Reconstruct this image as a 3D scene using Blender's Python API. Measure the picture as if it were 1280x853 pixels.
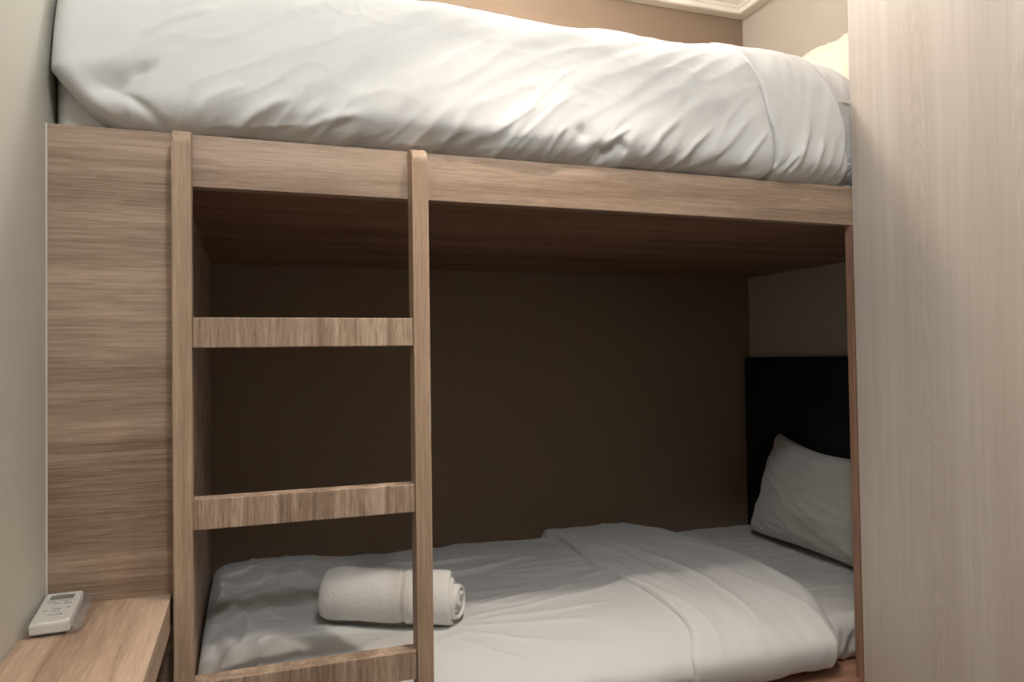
import bpy, bmesh, math, random
import numpy as np
from mathutils import Matrix, Vector
random.seed(4)
scene = bpy.context.scene
COL = scene.collection
for o in list(bpy.data.objects):
    bpy.data.objects.remove(o, do_unlink=True)

# ---------------------------------------------------------------- frame of reference
# metres; x runs along the bunk, y into the alcove (bunk front at y = 0), z = 0 at the TOP OF THE BED RAIL.
H = 1.58                      # the rail top stands 1.58 m above the floor; added to every z
XL, XR, XRW, D = -0.198, 1.523, 2.073, 1.130      # left wall, wardrobe front, right wall, back wall
ZB, ZDESK, ZCEIL, YF = -0.0938, -0.8107, 1.065, -2.75

# ---------------------------------------------------------------- camera
cam = bpy.data.cameras.new('camera')
cam.sensor_width = 36.0
cam.lens = 929.5 / 1280 * 36.0
cam.clip_start = 0.02
cob = bpy.data.objects.new('camera', cam); COL.objects.link(cob)
rt = Vector((0.942369, -0.334244, -0.014886)); up = Vector((0.006455, -0.026321, 0.999633)); fw = Vector((0.334513, 0.942119, 0.022646))
M4 = Matrix(((rt.x, up.x, -fw.x, 0.12233), (rt.y, up.y, -fw.y, -1.43418), (rt.z, up.z, -fw.z, -0.40797 + H), (0, 0, 0, 1)))
cob.matrix_world = M4
scene.camera = cob

# ---------------------------------------------------------------- world, exposure
w = bpy.data.worlds.new('world'); scene.world = w; w.use_nodes = True
w.node_tree.nodes['Background'].inputs[0].default_value = (0.8, 0.88, 1, 1)
w.node_tree.nodes['Background'].inputs[1].default_value = 0.02
vs = scene.view_settings
vs.view_transform = 'Standard'; vs.look = 'None'; vs.gamma = 1.0; vs.use_curve_mapping = False
vs.exposure = 0.0

# ceiling lamps of the room: a recessed downlight by the bunk and an opal globe further back
SPOT = dict(x=0.68, y=-0.47, watts=90, rad=0.026, col=(1.0, 0.88, 0.75), deg=72, blend=1.0)
GLOBE = dict(x=0.36, y=-1.20, z=0.93, watts=33.5, rad=0.075, col=(0.93, 0.96, 1.0), label='white globe ceiling lamp in the middle of the room')
BUNKLAMP = dict(x=0.95, y=0.42, z=0.955, watts=26, rad=0.075, col=(1.0, 0.94, 0.86), label='small warm globe lamp on the ceiling above the upper bunk')

# ---------------------------------------------------------------- helpers
def link(o, parent=None):
    COL.objects.link(o)
    if parent is not None: o.parent = parent
    return o
def tag(o, label=None, cat=None, group=None, kind=None):
    if label: o['label'] = label
    if cat: o['category'] = cat
    if group: o['group'] = group
    if kind: o['kind'] = kind
    return o
def thing(name, loc, label, cat, group=None):
    e = bpy.data.objects.new(name, None); e.empty_display_size = 0.1
    e.location = (loc[0], loc[1], loc[2] + H); link(e)
    e['z0'] = 0; del e['z0']
    return tag(e, label, cat, group)
def wloc(p):
    v = Vector((0, 0, 0))
    while p is not None:
        v += p.location; p = p.parent
    return v
def build(name, verts, faces, m, parent=None, smooth=False, origin=None):
    """one mesh object; verts in the rail frame"""
    V = np.asarray(verts, float)
    if parent is not None:
        base = wloc(parent); loc = Vector((0, 0, 0))
    else:
        if origin is None: origin = ((V[:, 0].min() + V[:, 0].max()) / 2, (V[:, 1].min() + V[:, 1].max()) / 2, V[:, 2].min())
        base = Vector((origin[0], origin[1], origin[2] + H)); loc = base
    V = V + np.array([-base.x, -base.y, H - base.z])
    me = bpy.data.meshes.new(name); me.from_pydata(V.tolist(), [], [list(map(int, f)) for f in faces]); me.update()
    bm = bmesh.new(); bm.from_mesh(me); bmesh.ops.recalc_face_normals(bm, faces=bm.faces); bm.to_mesh(me); bm.free()
    if smooth: me.polygons.foreach_set('use_smooth', [True] * len(me.polygons))
    o = bpy.data.objects.new(name, me); o.location = loc; me.materials.append(m)
    return link(o, parent)
def box_geo(x0, x1, y0, y1, z0, z1, bev=0.0, seg=2):
    bm = bmesh.new()
    vs_ = [bm.verts.new((x, y, z)) for z in (z0, z1) for y in (y0, y1) for x in (x0, x1)]
    for f in ((0, 1, 3, 2), (4, 6, 7, 5), (0, 4, 5, 1), (2, 3, 7, 6), (0, 2, 6, 4), (1, 5, 7, 3)):
        bm.faces.new([vs_[i] for i in f])
    if bev > 0:
        bmesh.ops.bevel(bm, geom=list(bm.edges), offset=bev, segments=seg, profile=0.5, affect='EDGES', clamp_overlap=True)
    bm.verts.index_update()
    V = [tuple(v.co) for v in bm.verts]; F = [[v.index for v in f.verts] for f in bm.faces]
    bm.free(); return V, F
def box(name, x0, x1, y0, y1, z0, z1, m, parent=None, bev=0.0012, seg=2):
    V, F = box_geo(x0, x1, y0, y1, z0, z1, bev, seg)
    return build(name, V, F, m, parent)
def merge(*parts):
    V = []; F = []
    for v, f in parts:
        n = len(V); V += list(map(tuple, v)); F += [[i + n for i in q] for q in f]
    return V, F
def grid_faces(n, m, wrap=False, off=0):
    F = []
    for i in range(n - 1):
        for j in range(m - 1 + (1 if wrap else 0)):
            j2 = (j + 1) % m
            F.append((off + i * m + j, off + i * m + j2, off + (i + 1) * m + j2, off + (i + 1) * m + j))
    return F
# vectorised gradient noise
_r = np.random.RandomState(7)
_perm = np.tile(_r.permutation(256), 3)
_ang = _r.rand(256) * 2 * np.pi
_gx, _gy = np.cos(_ang), np.sin(_ang)
def noise(x, y, seed=0):
    x = np.asarray(x, float) + seed * 17.31; y = np.asarray(y, float) + seed * 5.77
    xi = np.floor(x).astype(int); yi = np.floor(y).astype(int); xf = x - xi; yf = y - yi
    u = xf * xf * xf * (xf * (xf * 6 - 15) + 10); v = yf * yf * yf * (yf * (yf * 6 - 15) + 10)
    def g(i, j, a, b):
        h = _perm[(_perm[(xi + i) % 256] + yi + j) % 256]
        return _gx[h] * a + _gy[h] * b
    a = g(0, 0, xf, yf); b = g(1, 0, xf - 1, yf); c = g(0, 1, xf, yf - 1); d = g(1, 1, xf - 1, yf - 1)
    return (a + u * (b - a)) + v * ((c + u * (d - c)) - (a + u * (b - a)))
def fbm(x, y, seed=0, oc=3):
    s = 0; a = 1
    for k in range(oc):
        s = s + a * noise(x * 2 ** k, y * 2 ** k, seed + k * 3); a *= 0.5
    return s
def ridge(x, y, seed=0):
    return 1 - np.clip(np.abs(noise(x, y, seed)) * 3.0, 0, 1)
def sstep(a, b, x):
    t = np.clip((np.asarray(x, float) - a) / (b - a), 0, 1); return t * t * (3 - 2 * t)
def smooth_curve(pts, n, dens=1.0):
    """Catmull-Rom through pts, resampled evenly by arc length"""
    P = np.array(pts, float); Q = np.vstack([2 * P[0] - P[1], P, 2 * P[-1] - P[-2]])
    out = []
    for i in range(len(P) - 1):
        p0, p1, p2, p3 = Q[i], Q[i + 1], Q[i + 2], Q[i + 3]
        for t in np.linspace(0, 1, 24, endpoint=False):
            out.append(0.5 * ((2 * p1) + (-p0 + p2) * t + (2 * p0 - 5 * p1 + 4 * p2 - p3) * t * t + (-p0 + 3 * p1 - 3 * p2 + p3) * t ** 3))
    out.append(P[-1]); out = np.array(out)
    s = np.concatenate([[0], np.cumsum(np.linalg.norm(np.diff(out, axis=0), axis=1))])
    t = s[-1] * (1 - (1 - np.linspace(0, 1, n)) ** dens)
    return np.stack([np.interp(t, s, out[:, k]) for k in range(P.shape[1])], 1), t
def seg_crease(a, b, pts, width, amp):
    """a raised thread along a polyline in the (a, b) plane"""
    best = np.full(np.shape(a), 1e9); tt = np.zeros(np.shape(a)); L = len(pts) - 1
    for k in range(L):
        p, q_ = np.array(pts[k]), np.array(pts[k + 1]); d = q_ - p
        t = np.clip(((a - p[0]) * d[0] + (b - p[1]) * d[1]) / (d @ d), 0, 1)
        e = np.hypot(a - p[0] - t * d[0], b - p[1] - t * d[1])
        tt = np.where(e < best, (k + t) / L, tt); best = np.minimum(best, e)
    return amp * np.exp(-(best / width) ** 2) * np.clip(np.sin(np.pi * np.clip(tt * 0.94 + 0.03, 0, 1)) * 1.6, 0, 1)

# ---------------------------------------------------------------- materials
def mat(name):
    m = bpy.data.materials.new(name); m.use_nodes = True
    nt = m.node_tree; return m, nt, nt.nodes['Principled BSDF']
def N(nt, t, **kw):
    n = nt.nodes.new(t)
    for k, v in kw.items(): setattr(n, k, v)
    return n
def rgb(r, g, b):
    f = lambda c: (c / 255 / 12.92) if c / 255 <= 0.04045 else ((c / 255 + 0.055) / 1.055) ** 2.4
    return (f(r), f(g), f(b), 1)
def ramp(nt, stops):
    n = N(nt, 'ShaderNodeValToRGB'); e = n.color_ramp.elements
    while len(e) < len(stops): e.new(0.5)
    for k, (p, c) in enumerate(stops): e[k].position = p; e[k].color = c
    return n
def paint(name, col, rough=0.7, bump=0.03):
    m, nt, b = mat(name)
    tc = N(nt, 'ShaderNodeTexCoord'); n1 = N(nt, 'ShaderNodeTexNoise')
    n1.inputs['Scale'].default_value = 2.2; n1.inputs['Detail'].default_value = 3
    nt.links.new(tc.outputs['Object'], n1.inputs['Vector'])
    r = ramp(nt, [(0.3, tuple(c * 0.96 for c in col[:3]) + (1,)), (0.7, tuple(min(1, c * 1.03) for c in col[:3]) + (1,))])
    nt.links.new(n1.outputs['Fac'], r.inputs[0]); nt.links.new(r.outputs[0], b.inputs['Base Color'])
    n2 = N(nt, 'ShaderNodeTexNoise'); n2.inputs['Scale'].default_value = 260; n2.inputs['Detail'].default_value = 2
    nt.links.new(tc.outputs['Object'], n2.inputs['Vector'])
    bp = N(nt, 'ShaderNodeBump'); bp.inputs['Strength'].default_value = bump; bp.inputs['Distance'].default_value = 0.002
    nt.links.new(n2.outputs['Fac'], bp.inputs['Height']); nt.links.new(bp.outputs[0], b.inputs['Normal'])
    b.inputs['Roughness'].default_value = rough
    return m
def plain(name, col, rough=0.5, **kw):
    m, nt, b = mat(name)
    tc = N(nt, 'ShaderNodeTexCoord'); n1 = N(nt, 'ShaderNodeTexNoise'); n1.inputs['Scale'].default_value = 40
    nt.links.new(tc.outputs['Object'], n1.inputs['Vector'])
    r = ramp(nt, [(0.3, tuple(c * 0.97 for c in col[:3]) + (1,)), (0.7, col)])
    nt.links.new(n1.outputs['Fac'], r.inputs[0]); nt.links.new(r.outputs[0], b.inputs['Base Color'])
    b.inputs['Roughness'].default_value = rough
    for k, v in kw.items(): b.inputs[k].default_value = v
    return m
def wood(name, dark, mid, light, axis, off=(0, 0, 0), coarse=14.0, fine=150.0, along=1.2, rough=0.5, contrast=1.0, bump=0.12):
    """laminate / veneer with grain running along one axis"""
    m, nt, b = mat(name)
    tc = N(nt, 'ShaderNodeTexCoord')
    def mapped(across, al, o=(0, 0, 0)):
        mp = N(nt, 'ShaderNodeMapping'); s = [across] * 3; s['xyz'.index(axis)] = al
        mp.inputs['Scale'].default_value = s; mp.inputs['Location'].default_value = tuple(off[i] + o[i] for i in range(3))
        nt.links.new(tc.outputs['Object'], mp.inputs['Vector']); return mp
    def nz(mp, detail=4, rough_=0.55, dist=0.0):
        n = N(nt, 'ShaderNodeTexNoise'); n.inputs['Scale'].default_value = 1; n.inputs['Detail'].default_value = detail
        n.inputs['Roughness'].default_value = rough_; n.inputs['Distortion'].default_value = dist
        nt.links.new(mp.outputs[0], n.inputs['Vector']); return n
    a = nz(mapped(coarse, along * 0.55), 3, 0.5, 0.25)            # broad bands
    bb = nz(mapped(coarse * 4.2, along * 1.6, (3, 1, 7)), 4, 0.6, 0.3)
    c = nz(mapped(fine * 2.3, along * 15, (11, 5, 2)), 3, 0.7)         # fine pores
    def math_(op, x, y):
        n = N(nt, 'ShaderNodeMath', operation=op)
        for i, v in enumerate((x, y)):
            if isinstance(v, (int, float)): n.inputs[i].default_value = v
            else: nt.links.new(v, n.inputs[i])
        return n.outputs[0]
    s = math_('ADD', math_('MULTIPLY', a.outputs['Fac'], 0.37), math_('MULTIPLY', bb.outputs['Fac'], 0.30))
    s = math_('ADD', s, math_('MULTIPLY', c.outputs['Fac'], 0.33))
    lo, hi = 0.5 - 0.125 / contrast, 0.5 + 0.125 / contrast
    r = ramp(nt, [(lo, dark), (0.5, mid), (hi, light)])
    nt.links.new(s, r.inputs[0]); nt.links.new(r.outputs[0], b.inputs['Base Color'])
    bp = N(nt, 'ShaderNodeBump'); bp.inputs['Strength'].default_value = bump; bp.inputs['Distance'].default_value = 0.002
    nt.links.new(c.outputs['Fac'], bp.inputs['Height']); nt.links.new(bp.outputs[0], b.inputs['Normal'])
    b.inputs['Roughness'].default_value = rough
    b.inputs['Specular IOR Level'].default_value = 0.35
    return m
def pale_wood(name):
    """pale ash laminate: long vertical streaks and narrow cathedral figures"""
    m, nt, b = mat(name)
    tc = N(nt, 'ShaderNodeTexCoord')
    def nz(scale, loc, detail, dist=0.0, rg=0.5):
        mp = N(nt, 'ShaderNodeMapping'); mp.inputs['Scale'].default_value = scale; mp.inputs['Location'].default_value = loc
        nt.links.new(tc.outputs['Object'], mp.inputs['Vector'])
        n = N(nt, 'ShaderNodeTexNoise'); n.inputs['Scale'].default_value = 1; n.inputs['Detail'].default_value = detail
        n.inputs['Distortion'].default_value = dist; n.inputs['Roughness'].default_value = rg
        nt.links.new(mp.outputs[0], n.inputs['Vector']); return n.outputs['Fac']
    def mth(op, x, y=0.0):
        n = N(nt, 'ShaderNodeMath', operation=op)
        for i, v in enumerate((x, y)):
            if isinstance(v, (int, float)): n.inputs[i].default_value = v
            else: nt.links.new(v, n.inputs[i])
        return n.outputs[0]
    sep = N(nt, 'ShaderNodeSeparateXYZ'); nt.links.new(tc.outputs['Object'], sep.inputs[0])
    warp = nz((1, 5, 1.6), (2.3, 1.9, 4.4), 3); sway = nz((1, 0.01, 0.9), (7, 1, 3), 1)
    yy = mth('ADD', sep.outputs['Y'], mth('MULTIPLY', mth('SUBTRACT', sway, 0.5), 0.05))
    d = mth('MINIMUM', mth('MINIMUM', mth('ABSOLUTE', mth('SUBTRACT', yy, 0.318)), mth('ABSOLUTE', mth('SUBTRACT', yy, 0.085))), mth('ABSOLUTE', mth('SUBTRACT', yy, -0.22)))
    d2 = mth('MULTIPLY', d, d)
    ph = mth('ADD', mth('ADD', sep.outputs['Z'], mth('MULTIPLY', d2, 230.0)), mth('MULTIPLY', warp, 1.5))
    rings = mth('MULTIPLY', mth('SINE', mth('MULTIPLY', ph, 62.0)), 0.5)
    rings = mth('MULTIPLY', rings, mth('POWER', 2.718, mth('MULTIPLY', d2, -900.0)))
    streak = nz((10, 60, 0.9), (0, 3, 1), 4, 0.1, 0.6)
    fine = nz((80, 420, 5.0), (4, 0, 2), 3, 0.0, 0.65)
    broad = nz((3, 9, 0.35), (1, 6, 0), 2)
    s = mth('ADD', mth('MULTIPLY', rings, 0.085), mth('MULTIPLY', streak, 0.28))
    s = mth('ADD', s, mth('MULTIPLY', fine, 0.30))
    s = mth('ADD', s, mth('MULTIPLY', broad, 0.40))
    r = ramp(nt, [(0.30, rgb(180, 168, 156)), (0.50, rgb(197, 186, 175)), (0.68, rgb(210, 201, 192))])
    nt.links.new(s, r.inputs[0]); nt.links.new(r.outputs[0], b.inputs['Base Color'])
    bp = N(nt, 'ShaderNodeBump'); bp.inputs['Strength'].default_value = 0.06; bp.inputs['Distance'].default_value = 0.002
    nt.links.new(fine, bp.inputs['Height']); nt.links.new(bp.outputs[0], b.inputs['Normal'])
    b.inputs['Roughness'].default_value = 0.45; b.inputs['Specular IOR Level'].default_value = 0.35
    return m
def cloth(name, col, weave=900.0, wr=0.10, rough=0.92, sheen=0.15, weave_bump=0.08):
    m, nt, b = mat(name)
    tc = N(nt, 'ShaderNodeTexCoord')
    n1 = N(nt, 'ShaderNodeTexNoise'); n1.inputs['Scale'].default_value = 22; n1.inputs['Detail'].default_value = 4
    n2 = N(nt, 'ShaderNodeTexNoise'); n2.inputs['Scale'].default_value = weave; n2.inputs['Detail'].default_value = 2
    n3 = N(nt, 'ShaderNodeTexNoise'); n3.inputs['Scale'].default_value = 5
    for n in (n1, n2, n3): nt.links.new(tc.outputs['Object'], n.inputs['Vector'])
    r = ramp(nt, [(0.3, tuple(c * 0.97 for c in col[:3]) + (1,)), (0.7, col)])
    nt.links.new(n3.outputs['Fac'], r.inputs[0]); nt.links.new(r.outputs[0], b.inputs['Base Color'])
    b1 = N(nt, 'ShaderNodeBump'); b1.inputs['Strength'].default_value = wr; b1.inputs['Distance'].default_value = 0.012
    b2 = N(nt, 'ShaderNodeBump'); b2.inputs['Strength'].default_value = weave_bump; b2.inputs['Distance'].default_value = 0.001 if weave_bump < 0.2 else 0.003
    nt.links.new(n1.outputs['Fac'], b1.inputs['Height']); nt.links.new(n2.outputs['Fac'], b2.inputs['Height'])
    nt.links.new(b1.outputs[0], b2.inputs['Normal']); nt.links.new(b2.outputs[0], b.inputs['Normal'])
    b.inputs['Roughness'].default_value = rough; b.inputs['Sheen Weight'].default_value = sheen
    b.inputs['Specular IOR Level'].default_value = 0.2
    return m

OD, OM, OL = rgb(140, 117, 100), rgb(172, 148, 129), rgb(198, 174, 155)
M_WOOD_X = wood('oak_grain_along_x', OD, OM, OL, 'x', (0, 0, 0.3))
M_PANEL = wood('oak_panel_grain_along_x', rgb(128, 106, 89), rgb(166, 143, 124), rgb(196, 173, 154), 'x', (0.7, 0, 1.9), coarse=11, along=0.9, contrast=1.1)
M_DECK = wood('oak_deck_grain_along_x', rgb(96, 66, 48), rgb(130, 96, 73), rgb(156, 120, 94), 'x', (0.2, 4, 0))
M_POST = wood('oak_post_grain_along_z', rgb(144, 120, 99), rgb(173, 147, 125), rgb(198, 173, 150), 'z', coarse=30, along=1.0)
M_RUNG = wood('oak_rung_grain_along_z', rgb(130, 107, 90), rgb(168, 144, 124), rgb(200, 177, 158), 'z', (5, 0, 0), coarse=26, along=2.0, contrast=1.15)
M_DESK = wood('oak_desk_grain_along_y', rgb(140, 116, 98), rgb(172, 147, 126), rgb(196, 172, 151), 'y', coarse=16)
M_EDGE = wood('oak_edge_grain_along_z', rgb(128, 96, 78), rgb(148, 114, 95), rgb(166, 132, 112), 'z', coarse=30)
M_BASE = wood('oak_base_grain_along_x', rgb(132, 94, 74), rgb(158, 118, 97), rgb(182, 144, 121), 'x')
M_PALE = pale_wood('pale_ash_laminate')
M_WALL = paint('off_white_wall_paint', rgb(203, 201, 190))
M_WALL_R = paint('cream_wall_paint', rgb(188, 179, 165))
M_TAUPE = paint('taupe_wall_paint', rgb(135, 115, 97), 0.8)
M_CEIL = paint('white_ceiling_paint', rgb(232, 226, 217), 0.8)
M_CORN = paint('white_cornice_paint', rgb(236, 228, 217), 0.6)
M_FLOOR = wood('dark_floor_boards', rgb(62, 46, 36), rgb(80, 60, 46), rgb(96, 74, 58), 'y', coarse=10)
M_SEAL = plain('white_sealant', rgb(226, 219, 206), 0.6)
M_DUVET = cloth('white_cotton_duvet', (0.71, 0.71, 0.705, 1))
M_SHEET = cloth('white_cotton_sheet', (0.74, 0.725, 0.70, 1))
M_PILLOW = cloth('white_cotton_pillowcase', (0.62, 0.585, 0.545, 1))
M_CREAM = cloth('cream_cotton_pillowcase', (0.84, 0.77, 0.64, 1))
M_TOWEL = cloth('white_terry_cotton', (0.83, 0.81, 0.78, 1), weave=330, wr=0.25, weave_bump=0.6)
M_BAND = cloth('white_woven_towel_band', (0.82, 0.80, 0.77, 1), weave=1200, wr=0.05)
M_BLACK = plain('black_upholstery', (0.004, 0.0035, 0.0035, 1), 0.7)
M_RBODY = plain('white_remote_plastic', (0.78, 0.77, 0.74, 1), 0.4)
M_LCD = plain('grey_lcd_screen', (0.16, 0.165, 0.15, 1), 0.25)
M_GREY = plain('grey_button_print', (0.34, 0.33, 0.32, 1), 0.5)
M_GREEN = plain('greenish_button_print', (0.42, 0.47, 0.40, 1), 0.5)
M_METAL = plain('white_enamel', (0.8, 0.8, 0.78, 1), 0.4)
def film():
    m, nt, b = mat('clear_plastic_film')
    out = nt.nodes['Material Output']
    tr = N(nt, 'ShaderNodeBsdfTransparent'); tr.inputs[0].default_value = (0.93, 0.93, 0.92, 1)
    gl = N(nt, 'ShaderNodeBsdfGlossy'); gl.inputs['Roughness'].default_value = 0.18
    df = N(nt, 'ShaderNodeBsdfDiffuse'); df.inputs[0].default_value = (0.8, 0.8, 0.78, 1)
    tc = N(nt, 'ShaderNodeTexCoord'); nz = N(nt, 'ShaderNodeTexNoise'); nz.inputs['Scale'].default_value = 70; nz.inputs['Detail'].default_value = 3
    nt.links.new(tc.outputs['Object'], nz.inputs['Vector'])
    bp = N(nt, 'ShaderNodeBump'); bp.inputs['Strength'].default_value = 0.7; bp.inputs['Distance'].default_value = 0.004
    nt.links.new(nz.outputs['Fac'], bp.inputs['Height']); nt.links.new(bp.outputs[0], gl.inputs['Normal'])
    m1 = N(nt, 'ShaderNodeMixShader'); m1.inputs[0].default_value = 0.12
    m2 = N(nt, 'ShaderNodeMixShader'); m2.inputs[0].default_value = 0.10
    nt.links.new(tr.outputs[0], m1.inputs[1]); nt.links.new(gl.outputs[0], m1.inputs[2])
    nt.links.new(m1.outputs[0], m2.inputs[1]); nt.links.new(df.outputs[0], m2.inputs[2])
    nt.links.new(m2.outputs[0], out.inputs['Surface']); return m
M_FILM = film()
def glow(name, col, s):
    m, nt, b = mat(name); b.inputs['Emission Color'].default_value = tuple(col) + (1,); b.inputs['Emission Strength'].default_value = s
    return m

# ---------------------------------------------------------------- setting
T = 0.12
def struct(name, *a, label=None):
    o = box(name, *a, bev=0); o['kind'] = 'structure'; return o
struct('floor', XL - T, XRW + T, YF - T, D + T, -H - 0.10, -H, M_FLOOR)
struct('ceiling', XL - T, XRW + T, YF - T, D + T, ZCEIL, ZCEIL + 0.10, M_CEIL)
struct('wall_left', XL - T, XL, YF, D, -H, ZCEIL, M_WALL)
struct('wall_right', XRW, XRW + T, YF, D, -H, ZCEIL, M_WALL_R)
struct('wall_back', XL - T, XRW + T, D, D + T, -H, ZCEIL, M_TAUPE)
struct('wall_front', XL - T, XRW + T, YF - T, YF, -H, ZCEIL, M_WALL)
# cornice: (distance out from the wall, z)
CP = [(0.0, 0.985), (0.050, 0.980), (0.056, 0.983), (0.058, 0.998), (0.064, 1.001), (0.066, 1.008), (0.082, 1.016),
      (0.096, 1.030), (0.104, 1.046), (0.110, 1.049), (0.112, ZCEIL), (0.0, ZCEIL)]
def cornice(name, fn):
    A = [fn(o, z, 0) for o, z in CP]; B = [fn(o, z, 1) for o, z in CP]; n = len(CP)
    F = [(i, (i + 1) % n, n + (i + 1) % n, n + i) for i in range(n)] + [tuple(range(n)), tuple(range(n, 2 * n))]
    o = build(name, A + B, F, M_CORN); o['kind'] = 'structure'
cornice('trim_1', lambda o, z, e: (XL + o if e == 0 else XRW - o, D - o, z))
cornice('trim_2', lambda o, z, e: (XRW - o, D - o if e == 0 else YF, z))
cornice('trim_3', lambda o, z, e: (XL + o, D - o if e == 0 else YF, z))

# ---------------------------------------------------------------- bunk bed
bunk = thing('bunk_bed', (0.6, 0.5, -H), 'built-in oak bunk bed with a left end panel, rail and black headboard', 'bunk bed')
XP = 0.011
box('end_panel', XL + 0.0035, XP - 0.0005, 0.0, 0.022, -H, 0.0, M_PANEL, bunk)
box('end_panel_side', XP - 0.020, XP, 0.0222, D - 0.001, -H, -0.001, M_PANEL, bunk)
box('sealant_strip', XL + 0.0003, XL + 0.0034, 0.001, 0.012, -0.80, 0.001, M_SEAL, bunk, bev=0)
box('side_rail', XP, XRW - 0.001, 0.0, 0.026, ZB, 0.0, M_WOOD_X, bunk)
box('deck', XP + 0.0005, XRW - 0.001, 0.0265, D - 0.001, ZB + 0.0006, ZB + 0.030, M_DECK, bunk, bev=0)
box('front_board', 1.5182, XRW - 0.001, 0.0005, 0.020, -1.1995, ZB - 0.0005, M_EDGE, bunk)
box('base_platform', XP + 0.0005, XRW - 0.001, 0.0, D - 0.001, -1.225, -1.20, M_BASE, bunk)
box('base_front', XP + 0.0005, XRW - 0.001, 0.006, 0.026, -H, -1.2255, M_BASE, bunk)
# headboard of the lower bunk: padded black slab on the right wall
V, F = box_geo(XRW - 0.035, XRW - 0.001, 0.03, D - 0.002, -1.199, -0.4196, 0.012, 4)
build('headboard', V, F, M_BLACK, bunk)

# ---------------------------------------------------------------- ladder
PW, PD = 0.0311, 0.0445
ladder = thing('ladder', (0.225, -0.02, -H), 'oak ladder with two upright posts fixed to the bunk front', 'ladder')
def post(x0):
    prof = [(-0.0005, -H), (-0.0005, -0.001)]                         # (y, z): back edge up, then the rounded front shoulder
    R = 0.028
    for k in range(9):
        a = math.radians(90 + 90 * k / 8)
        prof.append((-PD + R + R * math.cos(a), -0.001 - R + R * math.sin(a)))
    prof.append((-PD, -H))
    n = len(prof)
    bm = bmesh.new()
    A = [bm.verts.new((x0, y, z)) for y, z in prof]; B = [bm.verts.new((x0 + PW, y, z)) for y, z in prof]
    bm.faces.new(A); bm.faces.new(B[::-1])
    for i in range(n): bm.faces.new((A[i], A[(i + 1) % n], B[(i + 1) % n], B[i]))
    side = [e for e in bm.edges if abs(e.verts[0].co.x - e.verts[1].co.x) < 1e-6]
    bmesh.ops.bevel(bm, geom=side, offset=0.0028, segments=3, profile=0.5, affect='EDGES', clamp_overlap=True)
    bm.verts.index_update()
    V = [tuple(v.co) for v in bm.verts]; F = [[v.index for v in f.verts] for f in bm.faces]; bm.free()
    build('post', V, F, M_POST, ladder)
post(0.0); post(0.45 - PW)
for z in (-0.3296, -0.6444, -0.9569, -1.270):
    box('rung', PW, 0.45 - PW, -PD + 0.0049, -0.0015, z - 0.0528, z, M_RUNG, ladder, bev=0.0015)

# ---------------------------------------------------------------- wardrobe
ward = thing('wardrobe', (1.80, -0.52, -H), 'pale ash wardrobe standing against the right wall before the bunk', 'wardrobe')
WY0, WY1, WT = -1.02, -0.0015, 0.955
box('carcass_side', XR + 0.020, XRW - 0.002, WY1 - 0.018, WY1, -H, WT, M_PALE, ward)
box('carcass_side', XR + 0.020, XRW - 0.002, WY0, WY0 + 0.018, -H, WT, M_PALE, ward)
box('top', XR + 0.020, XRW - 0.002, WY0 + 0.0185, WY1 - 0.0185, WT - 0.018, WT, M_PALE, ward)
box('plinth', XR + 0.040, XRW - 0.002, WY0 + 0.0185, WY1 - 0.0185, -H, -H + 0.08, M_PALE, ward)
for y0, y1 in ((-0.5085, WY1), (WY0, -0.5115)):
    d = box('door', XR, XR + 0.019, y0, y1, -H + 0.06, WT, M_PALE, ward)
    yh = y0 + 0.045 if y0 > -0.9 else y1 - 0.045
    V, F = box_geo(XR - 0.024, XR - 0.012, yh - 0.006, yh + 0.006, -0.62, -0.46, 0.004, 3)
    a = box_geo(XR - 0.013, XR, yh - 0.004, yh + 0.004, -0.600, -0.590); b_ = box_geo(XR - 0.013, XR, yh - 0.004, yh + 0.004, -0.490, -0.480)
    V, F = merge((V, F), a, b_); build('handle', V, F, M_METAL, d)

# ---------------------------------------------------------------- desk leaf along the left wall
desk = thing('wall_desk', (-0.10, -0.4, -H), 'narrow oak desk leaf along the left wall below the bunk panel', 'desk')
box('desk_board', XL + 0.001, -0.1389, -0.86, -0.0008, ZDESK - 0.055, ZDESK, M_DESK, desk, bev=0.001)
box('desk_board', -0.1385, -0.0055, -0.86, -0.0008, ZDESK - 0.055, ZDESK, M_DESK, desk, bev=0.001)
box('support_panel', XL + 0.001, -0.03, -0.855, -0.835, -H, ZDESK - 0.0555, M_DESK, desk)

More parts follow.
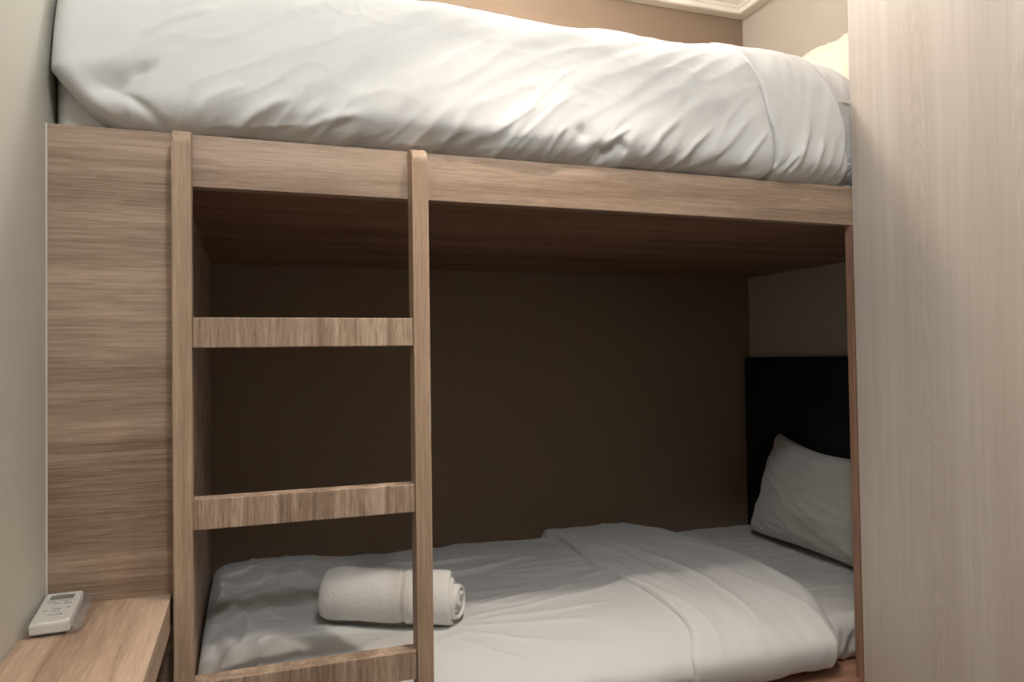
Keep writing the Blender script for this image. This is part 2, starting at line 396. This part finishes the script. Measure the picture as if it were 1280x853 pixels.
# ---------------------------------------------------------------- cloth surfaces
def normals_of(P):
    du = np.gradient(P, axis=0); dv = np.gradient(P, axis=1)
    n = np.cross(du, dv); n /= (np.linalg.norm(n, axis=2, keepdims=True) + 1e-9); return n
def shell(name, sec, nsec, xs, m, parent=None, disp=None, r0=0.05, r1=0.05, xmap=None, centre=(0.55, 0.1), closing=(0.5, 0.0), origin=None, push=0.0, dens=1.0):
    """a soft quilt: one cross-section (y, z) swept along x, ends rounded with radius r0 / r1 and closed"""
    S, arc = smooth_curve(sec, nsec, dens)
    X = np.repeat(np.array(xs)[:, None], nsec, 1); A = np.repeat(arc[None, :], len(xs), 0)
    tan = np.gradient(S, axis=0); nrm = np.stack([-tan[:, 1], tan[:, 0]], 1); nrm /= np.linalg.norm(nrm, axis=1, keepdims=True)
    Y = np.repeat(S[None, :, 0], len(xs), 0); Z = np.repeat(S[None, :, 1], len(xs), 0)
    NY = np.repeat(nrm[None, :, 0], len(xs), 0); NZ = np.repeat(nrm[None, :, 1], len(xs), 0)
    sgn = 1.0 if (nrm[nsec // 2, 1] > 0) else -1.0
    NY, NZ = NY * sgn, NZ * sgn
    d0 = X - xs[0]; d1 = xs[-1] - X
    ins = np.zeros_like(X)
    for d, r in ((d0, r0), (d1, r1)):
        t = np.clip(1 - d / r, 0, 1); ins += r * (1 - np.sqrt(np.clip(1 - t * t, 0, 1)))
    disp_v = disp(X, A, Y, Z) if disp is not None else 0
    endfade = np.clip(np.minimum(d0 / r0, d1 / r1), 0, 1) ** 0.7
    h = disp_v * (0.25 + 0.75 * endfade) - ins
    Y2, Z2 = Y + NY * h, Z + NZ * h
    X2 = xmap(X, Y2, Z2) if xmap is not None else X
    Y2 = Y2 + push * sstep(1.478, 1.526, X) * (1 - sstep(0.10, 0.40, Y2))
    P = np.stack([X2, Y2, Z2], 2)
    cy, cz = centre
    caps0 = [np.stack([P[0, :, 0] + 0.002 * 0, cy + (P[0, :, 1] - cy) * k, cz + (P[0, :, 2] - cz) * k], 1) for k in closing[::-1]]
    caps1 = [np.stack([P[-1, :, 0], cy + (P[-1, :, 1] - cy) * k, cz + (P[-1, :, 2] - cz) * k], 1) for k in closing]
    P = np.concatenate([np.array(caps0), P, np.array(caps1)], 0) if closing else P
    V = P.reshape(-1, 3); F = grid_faces(P.shape[0], nsec)
    return build(name, V, F, m, parent, smooth=True, origin=origin)

# ---- upper mattress
def soft_box(name, x0, x1, y0, y1, z0, z1, r, m, parent=None, amp=0.003, seed=0, nx=120, ny=70):
    q = lambda cy, cz, a0, a1: [(cy + r * math.cos(math.radians(a_)), cz + r * math.sin(math.radians(a_))) for a_ in np.linspace(a0, a1, 6)]
    sec = q(y1 - r, z0 + r, -90, 0) + q(y1 - r, z1 - r, 0, 90) + [((y0 + y1) / 2 + k * (y1 - y0) / 6, z1 + 0.001) for k in (2, 1, 0, -1, -2)] + q(y0 + r, z1 - r, 90, 180) + q(y0 + r, z0 + r, 180, 270)
    def f(X, A, Y, Z):
        side = 1 - sstep(z1 - 0.045, z1 - 0.004, Z)
        h = amp * fbm(X * 7, A * 9, seed) + amp * 0.9 * np.clip(1 - np.abs(noise(X * 3 + A * 2, A * 9 - X * 2, seed + 5)) * 6, 0, 1) ** 2
        return h + side * (0.005 * fbm(X * 26, Z * 9, seed + 3, 2) + 0.006 * ridge(X * 19 - Z * 8, Z * 6, seed + 6) ** 2) - 0.003
    return shell(name, sec, ny, np.linspace(x0, x1, nx), m, parent, f, r, r, centre=((y0 + y1) / 2, (z0 + z1) / 2))
mu = soft_box('mattress', XL + 0.004, XRW - 0.004, 0.035, D - 0.012, ZB + 0.031, 0.245, 0.035, M_SHEET, amp=0.004, seed=3, nx=220, ny=150)
tag(mu, 'sheet-covered upper bunk mattress under the thick white duvet', 'mattress')
# sheet gathered at the head end of the upper mattress
SECT = [(1.065, 0.06), (1.085, 0.20), (1.075, 0.36), (1.02, 0.415), (0.80, 0.425), (0.50, 0.425), (0.32, 0.418), (0.21, 0.398), (0.125, 0.358), (0.055, 0.292),
        (0.006, 0.205), (-0.018, 0.125), (-0.027, 0.066), (-0.020, 0.034), (0.002, 0.014), (0.030, 0.005), (0.060, 0.004)]
def d_upper(X, A, Y, Z):
    front = 1 - sstep(0.30, 0.55, Y)                       # the slope that faces the room
    low = 1 - sstep(0.02, 0.16, Z)
    u = X * 0.80 - A * -0.60; v = X * 0.60 - A * 0.80       # A runs back -> front bottom; diagonal drapes climb to the right
    a = X - (2.03 - A) * -0.0
    s = (1.95 - A)                                         # height-like coordinate along the cloth
    p = X * 0.62 - s * 0.90; q = X * 0.90 + s * 0.62        # p across the drapes, q along them
    h = 0.0085 * fbm(X * 2.3, s * 2.6, 1, 3)
    h = h + front * 0.0085 * fbm(p * 7.5, q * 1.8, 4, 2)
    h = h + front * 0.0036 * (ridge(p * 11, q * 2.2, 8) ** 1.6) * sstep(-0.15, 0.35, noise(X * 2.1, s * 3, 13))
    h = h + front * 0.0016 * fbm(p * 34, q * 8, 17, 2)
    # short pleats along the bottom where the quilt is tucked in
    h = h + low * front * 0.0048 * fbm(X * 13 - s * 9, s * 4, 21, 2)
    h = h + low * front * 0.0034 * ridge(X * 17 - s * 12, s * 3.5, 25) ** 2
    # threads pulled tight
    for pts, wd, am in (([(0.569, 0.030), (0.625, 0.066), (0.672, 0.102), (0.700, 0.148), (0.712, 0.172)], 0.0040, 0.0038),
                        ([(0.684, 0.118), (0.715, 0.150), (0.752, 0.188), (0.79, 0.215)], 0.0035, 0.0030),
                        ([(0.620, 0.012), (0.680, 0.070), (0.730, 0.115), (0.78, 0.150)], 0.0035, 0.0035),
                        ([(0.705, 0.010), (0.725, 0.045), (0.75, 0.075)], 0.004, 0.004),
                        ([(0.822, 0.012), (0.850, 0.05), (0.90, 0.085)], 0.006, 0.007),
                        ([(1.02, 0.01), (1.06, 0.06), (1.11, 0.10)], 0.006, 0.005), ([(1.10, 0.02), (1.15, 0.07), (1.21, 0.13)], 0.007, 0.006),
                        ([(1.18, 0.02), (1.21, 0.06), (1.25, 0.10)], 0.006, 0.006), ([(0.93, 0.02), (0.97, 0.07), (1.03, 0.12)], 0.007, 0.005),
                        ([(-0.05, 0.17), (0.0, 0.21), (0.07, 0.25)], 0.007, 0.006), ([(-0.02, 0.22), (0.03, 0.26), (0.09, 0.285)], 0.007, 0.005),
                        ([(0.02, 0.03), (0.06, 0.06), (0.12, 0.09)], 0.008, 0.006), ([(0.10, 0.015), (0.14, 0.045), (0.20, 0.075)], 0.008, 0.006),
                        ([(0.20, 0.012), (0.26, 0.04), (0.33, 0.06)], 0.008, 0.006)):
        h = h + front * seg_crease(X, Z, pts, wd, am)
    # dents near the foot end and the puckered knot right of the ladder
    def dent(x, z, rx, rz, d, ang=0.0):
        c, s_ = math.cos(ang), math.sin(ang); a_ = (X - x) * c + (Z - z) * s_; b_ = -(X - x) * s_ + (Z - z) * c
        return -d * np.exp(-(a_ / rx) ** 2 - (b_ / rz) ** 2) * front
    # crisp small creases, strongest near the tucked edge
    wx = X + 0.05 * noise(X * 4, s * 4, 91); ws = s + 0.05 * noise(X * 4, s * 4, 93)
    cr = np.clip(1 - np.abs(noise((wx * 0.62 - ws * 0.9) * 9, (wx * 0.9 + ws * 0.62) * 3.2, 95)) * 7, 0, 1) ** 2
    h = h + front * 0.0026 * cr * sstep(-0.05, 0.30, noise(X * 3, s * 3.5, 97) + 0.10 * (1 - sstep(0.05, 0.3, Z)))
    cr2 = np.clip(1 - np.abs(noise(wx * 9 + ws * 3, ws * 16 - wx * 3, 99)) * 6, 0, 1) ** 2
    h = h + front * 0.0012 * cr2 * sstep(0.0, 0.3, noise(X * 4, s * 5, 101))
    # the quilt puffs up and then dips at the line of the turned-back edge
    h = h + front * (0.007 * np.exp(-((X - 1.235) / 0.045) ** 2) - 0.016 * np.exp(-((X - 1.2765) / 0.0075) ** 2))
    h = h + dent(-0.105, 0.070, 0.050, 0.020, 0.026, 0.35) + dent(-0.045, 0.102, 0.022, 0.010, 0.014, 0.6) + dent(-0.09, 0.045, 0.03, 0.012, 0.012, -0.6)
    h = h + dent(0.842, 0.028, 0.030, 0.014, 0.016, 0.2) + dent(0.878, 0.042, 0.010, 0.014, 0.012, 0.9) + dent(0.79, 0.06, 0.016, 0.018, 0.008, 0.6)
    h = h + dent(0.30, 0.03, 0.10, 0.022, 0.008, 0.05) + dent(0.52, 0.026, 0.12, 0.018, 0.006)
    return h
def xm_upper(X, Y, Z):
    wl = 1 - sstep(-0.19, 0.12, X)                         # the foot corner is drawn up away from the wall
    X = X + wl * 0.075 * np.clip(1 - Z / 0.095, 0, 1) * (Y < 0.3)
    return X
xs = np.concatenate([np.linspace(-0.192, -0.13, 26)[:-1], np.linspace(-0.13, 1.59, 400)[:-1], np.linspace(1.59, 1.635, 16)])
du = shell('duvet', SECT, 250, xs, M_DUVET, None, d_upper, 0.040, 0.045, xm_upper, centre=(0.55, 0.2), push=0.044, dens=1.6)
tag(du, 'thick white duvet bulging over the rail of the upper bunk', 'duvet')
# its turned-back head end
def off_section(sec, k):
    S, _ = smooth_curve(sec, 90); t = np.gradient(S, axis=0); n = np.stack([-t[:, 1], t[:, 0]], 1); n /= np.linalg.norm(n, axis=1, keepdims=True)
    if n[45, 1] < 0: n = -n
    return (S + n * k)[::3].tolist()
def d_cuff_u(X, A, Y, Z):
    front = 1 - sstep(0.30, 0.55, Y); low = 1 - sstep(0.03, 0.22, Z)
    h = 0.004 * fbm(X * 5, A * 5, 31) + front * 0.0035 * fbm(X * 22 + Z * -10, Z * 3, 33, 2)
    h = h + front * low * 0.0050 * ridge(X * 15 - Z * 7, Z * 3, 35) ** 1.5
    for pts in ([(1.315, 0.010), (1.335, 0.05), (1.375, 0.12)], [(1.295, 0.012), (1.31, 0.04), (1.345, 0.07)], [(1.385, 0.01), (1.39, 0.05), (1.41, 0.10)]):
        h = h + front * seg_crease(X, Z, pts, 0.006, 0.007)
    return h
def xm_cuff_u(X, Y, Z):
    k = 1 - sstep(1.27, 1.40, X)
    X = X + k * (0.010 * noise(Z * 14, Y * 6, 41) + 0.006 * noise(Z * 40, Y * 9, 43) - 0.020 * sstep(0.22, 0.36, Z) - 0.012 * (1 - sstep(0.0, 0.05, Z)))
    k2 = sstep(1.42, 1.66, X)
    return X - k2 * (0.15 * (1 - sstep(0.0, 0.13, Z)) + 0.0 * sstep(0.28, 0.40, Z))
xs = np.concatenate([np.linspace(1.274, 1.285, 10)[:-1], np.linspace(1.285, 1.615, 100)[:-1], np.linspace(1.615, 1.662, 20)])
cu = shell('turned_back_edge', off_section(SECT, 0.009), 210, xs, M_DUVET, du, d_cuff_u, 0.009, 0.040, xm_cuff_u, centre=(0.55, 0.2), closing=(0.96, 0.80), push=0.046, dens=1.6)
cu['label'] = 'smooth white turned-back edge of the duvet'

# ---- lower mattress and duvet
ml = soft_box('mattress', XP + 0.012, XRW - 0.040, 0.095, D - 0.035, -1.1985, -1.086, 0.034, M_SHEET, amp=0.004, seed=11, nx=330, ny=170)
tag(ml, 'sheet-covered lower bunk mattress showing beside the leaning pillow', 'mattress')
SECL = [(1.065, -1.100), (1.088, -1.082), (1.083, -1.062), (1.053, -1.050), (0.94, -1.040), (0.70, -1.028), (0.40, -1.024), (0.25, -1.030), (0.150, -1.045),
        (0.085, -1.068), (0.040, -1.098), (0.026, -1.128), (0.034, -1.152), (0.062, -1.168), (0.102, -1.176)]
def d_lower(X, A, Y, Z):
    h = 0.010 * fbm(X * 2.2, Y * 2.4, 51, 3)
    h = h + 0.0045 * fbm(X * 2.6, Y * 13, 54, 2) * sstep(0.15, 0.4, Y)
    foot = 1 - sstep(0.10, 0.42, X)
    h = h + foot * 0.012 * fbm(X * 5 + Y * 2.5, Y * 5 - X * 3, 57, 2)
    h = h + 0.0035 * ridge(X * 3.2 + Y * 2, Y * 12 - X * 2, 60) ** 2 * sstep(0.0, 0.3, noise(X * 2, Y * 2, 62) + 0.2)
    wx = X + 0.06 * noise(X * 3, Y * 3, 191); wy = Y + 0.06 * noise(X * 3, Y * 3, 193)
    cr = np.clip(1 - np.abs(noise(wx * 2.6 + wy * 1.5, wy * 8 - wx * 2.0, 195)) * 6, 0, 1) ** 2
    h = h + 0.0045 * cr * sstep(-0.05, 0.25, noise(X * 2.5, Y * 2.5, 197)) * sstep(0.2, 0.5, Y)
    cr = np.clip(1 - np.abs(noise(wx * 7 + wy * 3, wy * 7 - wx * 5, 199)) * 5, 0, 1) ** 2
    h = h + foot * 0.006 * cr
    h = h + 0.008 * noise(X * 9, Y * 2, 203) * sstep(0.85, 1.02, Y)
    # pull lines that fan out to the right of the towel
    for pts, wd, am in (([(0.62, 0.30), (0.75, 0.315), (0.95, 0.36)], 0.010, 0.0050), ([(0.62, 0.27), (0.78, 0.26), (1.00, 0.28)], 0.009, 0.0055),
                        ([(0.60, 0.24), (0.74, 0.215), (0.90, 0.20)], 0.009, 0.0055), ([(0.58, 0.21), (0.68, 0.165), (0.78, 0.13)], 0.008, 0.0050),
                        ([(0.56, 0.18), (0.63, 0.12), (0.69, 0.085)], 0.008, 0.0045), ([(0.66, 0.36), (0.80, 0.40), (1.02, 0.44)], 0.011, 0.0045),
                        ([(0.50, 0.86), (0.66, 0.80), (0.86, 0.84)], 0.016, 0.006), ([(0.62, 0.66), (0.80, 0.70), (1.0, 0.78)], 0.016, 0.006),
                        ([(0.10, 0.95), (0.20, 0.72), (0.30, 0.48)], 0.020, 0.010), ([(0.20, 0.98), (0.28, 0.76), (0.36, 0.56)], 0.016, 0.008),
                        ([(0.03, 0.90), (0.06, 0.62), (0.12, 0.42)], 0.020, 0.012), ([(0.02, 0.52), (0.07, 0.40), (0.09, 0.24)], 0.018, 0.016)):
        h = h + seg_crease(X, Y, pts, wd, am)
    # the towel's weight and the hollow along the foot
    ta = (X - 0.435) * 0.93 - (Y - 0.345) * 0.37; tb = (X - 0.435) * 0.37 + (Y - 0.345) * 0.93
    h = h - 0.012 * np.exp(-(ta / 0.19) ** 4 - (tb / 0.07) ** 2)
    h = h + 0.020 * np.exp(-((X - 0.14) / 0.20) ** 2) * sstep(0.55, 0.95, Y)
    h = h - 0.030 * (1 - sstep(0.02, 0.20, X)) * (1 - sstep(0.3, 0.75, Y))
    return h
xs = np.concatenate([np.linspace(0.0165, 0.06, 18)[:-1], np.linspace(0.06, 1.44, 340)[:-1], np.linspace(1.44, 1.49, 14)])
dl = shell('duvet', SECL, 250, xs, M_DUVET, None, d_lower, 0.035, 0.035, None, centre=(0.55, -1.12))
tag(dl, 'white duvet spread over the lower bunk under the rolled towel', 'duvet')
SECC = off_section(SECL, 0.014)
def d_cuff_l(X, A, Y, Z):
    h = 0.010 * fbm(X * 2.2, Y * 2.4, 51, 3) + 0.0022 * fbm(X * 20, Y * 3, 71, 2)
    h = h + 0.0040 * ridge(X * 10 + Y * 1.5, Y * 2.2, 73) ** 2
    for pts in ([(1.14, 0.90), (1.19, 0.55), (1.21, 0.20)], [(1.22, 0.80), (1.27, 0.50), (1.30, 0.25)]):
        h = h + seg_crease(X, Y, pts, 0.014, 0.005)
    return h + 0.006 * sstep(0.7, 1.0, Y)
def xm_cuff_l(X, Y, Z):
    k = 1 - sstep(1.09, 1.25, X); f = 1 - sstep(-1.10, -1.05, Z)
    X = X + k * (0.010 * np.sin(Y * 9) + 0.012 * noise(Y * 7, Z * 0, 81) - 0.03 * f * (Y < 0.3) + 0.03 * sstep(0.6, 1.0, Y) )
    k2 = sstep(1.30, 1.55, X)
    return X + k2 * (0.045 * np.exp(-((Y - 0.55) / 0.35) ** 2) - 0.035 * (1 - sstep(0.02, 0.2, Y)) - 0.06 * sstep(0.8, 1.05, Y))
xs = np.concatenate([np.linspace(1.092, 1.106, 9)[:-1], np.linspace(1.106, 1.46, 90)[:-1], np.linspace(1.46, 1.525, 20)])
cl = shell('turned_back_edge', SECC, 190, xs, M_DUVET, dl, d_cuff_l, 0.010, 0.058, xm_cuff_l, centre=(0.55, -1.12), closing=(0.93, 0.8))
cl['label'] = 'turned-back white head end of the lower duvet'

# ---------------------------------------------------------------- pillows
def pillow(name, W, Hh, Tk, mw, m, label, seed, top_sag=0.0, ear=1.0):
    n = 64
    a = np.sin(np.linspace(-np.pi / 2, np.pi / 2, n)); A, B = np.meshgrid(a, a, indexing='ij')
    out = []
    for sgn in (1, -1):
        x = W / 2 * A * (1 - 0.075 * ear * (1 - B ** 2) ** 1.2); y = Hh / 2 * B * (1 - 0.085 * ear * (1 - A ** 2) ** 1.2)
        y = y - top_sag * np.clip(B, 0, 1) * (1 - np.abs(A) ** 2.5)
        rc = 1 - 0.075 * (A * B) ** 6; x = x * rc; y = y * rc
        t = Tk / 2 * np.clip((1 - A ** 2) * (1 - B ** 2), 0, 1) ** 0.42
        edge = np.clip(np.minimum(1 - np.abs(A), 1 - np.abs(B)) * 6, 0, 1)
        rad = np.arctan2(B, A)
        corner = np.clip(np.abs(A * B) * 1.3 - 0.25, 0, 1)
        t = t + edge * (0.006 * fbm(A * 2.2, B * 2.2, seed + 5 * sgn, 3) + 0.008 * np.clip(1 - np.abs(noise(A * 1.2 + B * 1.0, B * 4.2 - A * 1.6, seed + 9 + sgn)) * 5, 0, 1) ** 2 + corner * 0.008 * np.sin(rad * 22 + seed))
        wob = 0.012 * fbm(A * 1.6, B * 1.6, seed + 2, 2) * (1 - edge)
        out.append(np.stack([x, y, sgn * t + wob + 0.010 * noise(A * 1.2, B * 1.2, seed)], 2).reshape(-1, 3))
    V = np.vstack(out); V = (np.array(mw.to_3x3()) @ V.T).T + np.array(mw.translation)
    F = grid_faces(n, n) + grid_faces(n, n, off=n * n)
    V, F = weld(V, F)
    o = build(name, V, F, m, None, smooth=True); tag(o, label, 'pillow'); return o
def weld(V, F, tol=1e-5):
    key = {}; mp = []; out = []
    for v in V:
        k = tuple(np.round(np.asarray(v) / tol).astype(int))
        if k not in key: key[k] = len(out); out.append(v)
        mp.append(key[k])
    F2 = []
    for f in F:
        g = []
        for i in f:
            j = mp[i]
            if j not in g: g.append(j)
        if len(g) > 2: F2.append(g)
    return np.array(out), F2
def frame(xdir, ydir, loc):
    x = Vector(xdir).normalized(); y = Vector(ydir); y = (y - x * y.dot(x)).normalized(); z = x.cross(y)
    return Matrix(((x.x, y.x, z.x, loc[0]), (x.y, y.y, z.y, loc[1]), (x.z, y.z, z.z, loc[2]), (0, 0, 0, 1)))
pillow('pillow', 0.70, 0.40, 0.17, frame((0.02, 1, 0.02), (0.13, 0, 0.36), (1.945, 0.562, -0.890)), M_PILLOW,
       'white pillow leaning on the black headboard of the lower bunk', 5, top_sag=0.045)
pillow('pillow', 0.68, 0.44, 0.17, frame((0.0, 1, 0.0), (0.30, 0, 0.32), (1.90, 0.60, 0.475)), M_CREAM,
       'cream pillow propped at the head of the upper bunk', 8)

# ---------------------------------------------------------------- rolled towel
def towel():
    ang = math.radians(-24); ax = np.array([math.cos(ang), math.sin(ang), -0.035]); ax /= np.linalg.norm(ax)
    side = np.cross([0, 0, 1.0], ax); side /= np.linalg.norm(side); upv = np.cross(ax, side)
    c = np.array([0.438, 0.345, -1.040 + 0.066])
    turns = 4.4; nt_, na = 420, 110; th = 0.0118
    t = np.linspace(0.25, turns, nt_); R = 0.0045 + t * (0.0675 - 0.0045) / turns
    phi = -2 * np.pi * t + 0.9
    def surf(off, lo=-1.0, hi=1.0, sub=None, na=na, lift=0.0):
        tt = t if sub is None else np.linspace(sub[0], sub[1], 120)
        RR = 0.0045 + tt * (0.0675 - 0.0045) / turns; ph = -2 * np.pi * tt + 0.9
        s = np.sin(np.linspace(math.asin(lo), math.asin(hi), na)) if sub is None else np.linspace(lo, hi, na)
        S_, T_ = np.meshgrid(s, tt, indexing='ij')
        inner = np.clip((turns - T_) / turns, 0, 1)
        left = -0.163 + 0.020 * inner + 0.004 * noise(T_ * 2.3, 0 * T_, 3); right = 0.148 + 0.020 * sstep(0.22, 0.5, inner) - 0.006 * np.sin(T_ * 5.0) * (inner < 0.8) + 0.004 * noise(T_ * 3.1, 0 * T_, 5)
        xx = left + (right - left) * (S_ + 1) / 2
        edge = np.sqrt(np.clip(1 - np.clip((np.abs(S_) - 0.93) / 0.07, 0, 1) ** 2, 0, 1))
        r = np.repeat(RR[None], len(s), 0) + off * th / 2 * edge
        r = r - 0.012 * np.clip((-S_ - 0.80) / 0.20, 0, 1) ** 2 * (T_ / turns) ** 2      # soft folded left end
        outer = sstep(turns - 1.15, turns - 1.0, T_) * (off > 0)
        for p0 in (0.26, 0.45):
            r = r - outer * 0.0045 * np.exp(-((S_ - p0) / 0.028) ** 2)
        r = r + outer * 0.0016 * fbm(S_ * 34, T_ * 60, 7, 2) + outer * 0.003 * noise(S_ * 3, T_ * 5, 9) + lift
        P_ = np.repeat(ph[None], len(s), 0)
        flat = 1 - 0.10 * np.clip(-np.sin(P_), 0, 1) ** 2
        y = r * np.cos(P_) * 1.03; z = r * np.sin(P_) * flat
        return c + xx[..., None] * ax + y[..., None] * side + z[..., None] * upv
    A_ = surf(1); B_ = surf(-1)
    P = np.concatenate([A_, B_[::-1]], 0)                 # closed around the sheet's two side edges
    n = P.shape[0]; V = P.reshape(-1, 3)
    F = grid_faces(n, nt_)
    F += [((n - 1) * nt_ + j, (n - 1) * nt_ + j + 1, j + 1, j) for j in range(nt_ - 1)]
    for j in (0, nt_ - 1):
        for i in range(n // 2 - 1): F.append((i * nt_ + j, (i + 1) * nt_ + j, (n - 2 - i) * nt_ + j, (n - 1 - i) * nt_ + j))
    o = build('towel', V, F, M_TOWEL, None, smooth=True)
    tag(o, 'white terry towel rolled up on the lower bunk behind the ladder', 'towel')
    Q = surf(1, 0.30, 0.41, (turns - 0.98, turns - 0.02), 10, 0.0006)
    b = build('woven_band', Q.reshape(-1, 3), grid_faces(Q.shape[0], Q.shape[1]), M_BAND, o, smooth=True)
    b['label'] = 'flat woven band of the towel'
towel()

# ---------------------------------------------------------------- remote control in its plastic sleeve
def remote():
    ra = math.radians(3.5); L, Wd, Tk = 0.150, 0.054, 0.017
    c0 = np.array([-0.1625, -0.083, ZDESK + 0.0035])
    def xf(V, tilt=0.025):
        V = np.asarray(V, float); x, y, z = V[:, 0], V[:, 1], V[:, 2]
        z = z + (y + L / 2) * tilt
        X = x * math.cos(ra) - y * math.sin(ra) * -1 * -1; Y = x * math.sin(ra) + y * math.cos(ra)
        return np.stack([X + c0[0], Y + c0[1], z + c0[2]], 1)
    root = thing('remote_control', (c0[0], c0[1], ZDESK), 'white air conditioner remote in a clear plastic sleeve on the desk', 'remote control')
    V, F = box_geo(-Wd / 2, Wd / 2, -L / 2, L / 2, 0, Tk, 0.004, 3); build('body', xf(V), F, M_RBODY, root)
    def pad(name, x0, x1, y0, y1, m, h=0.0008, parent=root):
        V, F = box_geo(x0, x1, y0, y1, Tk - 0.0002, Tk + h, 0.0003, 1); return build(name, xf(V), F, m, parent)
    pad('screen', -0.017, 0.017, 0.036, 0.057, M_LCD, 0.0005)
    pad('button', -0.012, 0.008, 0.0615, 0.0640, M_GREY, 0.0004)
    pad('button', -0.020, -0.006, 0.0240, 0.0285, M_GREEN); pad('button', 0.000, 0.018, 0.0270, 0.0295, M_GREEN)
    pad('button', 0.007, 0.011, 0.0205, 0.0230, M_GREY)
    pad('button', -0.008, 0.002, 0.0135, 0.0170, M_GREY); pad('button', 0.006, 0.018, 0.0115, 0.0145, M_GREY)
    pad('button', -0.019, -0.011, -0.0180, -0.0150, M_GREY); pad('button', -0.005, 0.007, -0.0140, -0.0115, M_GREY)
    pad('button', 0.014, 0.018, -0.0105, -0.0080, M_GREY); pad('button', -0.004, 0.006, -0.0235, -0.0212, M_GREY)
    pad('button', -0.007, 0.008, -0.0400, -0.0375, M_GREY); pad('button', 0.008, 0.012, -0.0400, -0.0370, M_LCD)
    # sleeve: a loose tube of film with pinched ends
    n, k = 40, 48; P = []
    for i in range(n):
        s = -1 + 2 * i / (n - 1); y = s * (L / 2 + 0.006); pinch = 1 - 0.30 * abs(s) ** 10
        row = []
        for j in range(k):
            a = 2 * math.pi * j / k; ca, sa = math.cos(a), math.sin(a)
            ex = (abs(ca) ** 0.35) * (1 if ca >= 0 else -1); ez = (abs(sa) ** 0.35) * (1 if sa >= 0 else -1)
            wx = Wd / 2 + 0.0018 + (0.014 + 0.001 * math.sin(s * 9)) * max(0, ca) ** 3 * (1.0 if s > -0.95 else 0.3) + 0.002 * max(0, -ca) ** 3
            hz = (Tk / 2 + 0.0016 + 0.0012 * math.sin(s * 14 + a * 3)) * pinch * (1 - 0.55 * max(0, ca) ** 6)
            row.append((ex * wx, y + 0.0005 * math.sin(a * 5), Tk / 2 + ez * hz - (0.004 * max(0, ca) ** 4)))
        P.append(row)
    V = np.array(P).reshape(-1, 3); build('plastic_sleeve', xf(V), grid_faces(n, k, wrap=True), M_FILM, root, smooth=True)['label'] = 'crinkled clear plastic sleeve'
remote()

# ---------------------------------------------------------------- ceiling lamps
def lathe(x, y, prof, n=40, closed=True):
    V = [(x + r * math.cos(2 * math.pi * i / n), y + r * math.sin(2 * math.pi * i / n), z) for r, z in prof for i in range(n)]
    m = len(prof); F = []
    for a in range(m if closed else m - 1):
        for i in range(n): F.append((a * n + i, a * n + (i + 1) % n, ((a + 1) % m) * n + (i + 1) % n, ((a + 1) % m) * n + i))
    return V, F
def downlight(x, y, watts, rad, col, deg, blend):
    t = thing('ceiling_downlight', (x, y, ZCEIL - 0.012), 'white recessed ceiling downlight in front of the bunk', 'ceiling light')
    V, F = lathe(x, y, [(0.050, ZCEIL - 0.0005), (0.050, ZCEIL - 0.004), (0.044, ZCEIL - 0.011), (0.036, ZCEIL - 0.009), (0.036, ZCEIL - 0.0005)])
    build('trim_ring', V, F, M_METAL, t, smooth=True)
    n = 32; V = [(x, y, ZCEIL - 0.003)] + [(x + 0.0355 * math.cos(2 * math.pi * i / n), y + 0.0355 * math.sin(2 * math.pi * i / n), ZCEIL - 0.003) for i in range(n)]
    build('lens', V, [(0, 1 + i, 1 + (i + 1) % n) for i in range(n)], glow('lens_glow', col, 4.0), t)
    ld = bpy.data.lights.new('lamp', 'SPOT'); ld.energy = watts; ld.color = col; ld.shadow_soft_size = rad
    ld.spot_size = math.radians(deg); ld.spot_blend = blend
    lo = bpy.data.objects.new('lamp', ld); link(lo, t); lo.location = (0, 0, -0.012)
downlight(**SPOT)
def globe_lamp(x, y, z, watts, rad, col, label):
    t = thing('globe_ceiling_lamp', (x, y, z - rad), label, 'ceiling light')
    V, F = lathe(x, y, [(0.001, ZCEIL - 0.0005), (0.055, ZCEIL - 0.0005), (0.055, ZCEIL - 0.012), (0.020, ZCEIL - 0.022), (0.012, z + rad - 0.002), (0.001, z + rad - 0.002)], closed=False)
    build('ceiling_rose', V, F, M_METAL, t, smooth=True)
    V, F = lathe(x, y, [(max(0.001, rad * math.sin(math.pi * k / 20)), z + rad * math.cos(math.pi * k / 20)) for k in range(21)], closed=False)
    build('globe', V, F, glow('opal_globe_glow', col, watts / (4 * math.pi ** 2 * rad ** 2)), t, smooth=True)
globe_lamp(**GLOBE)
globe_lamp(**BUNKLAMP)
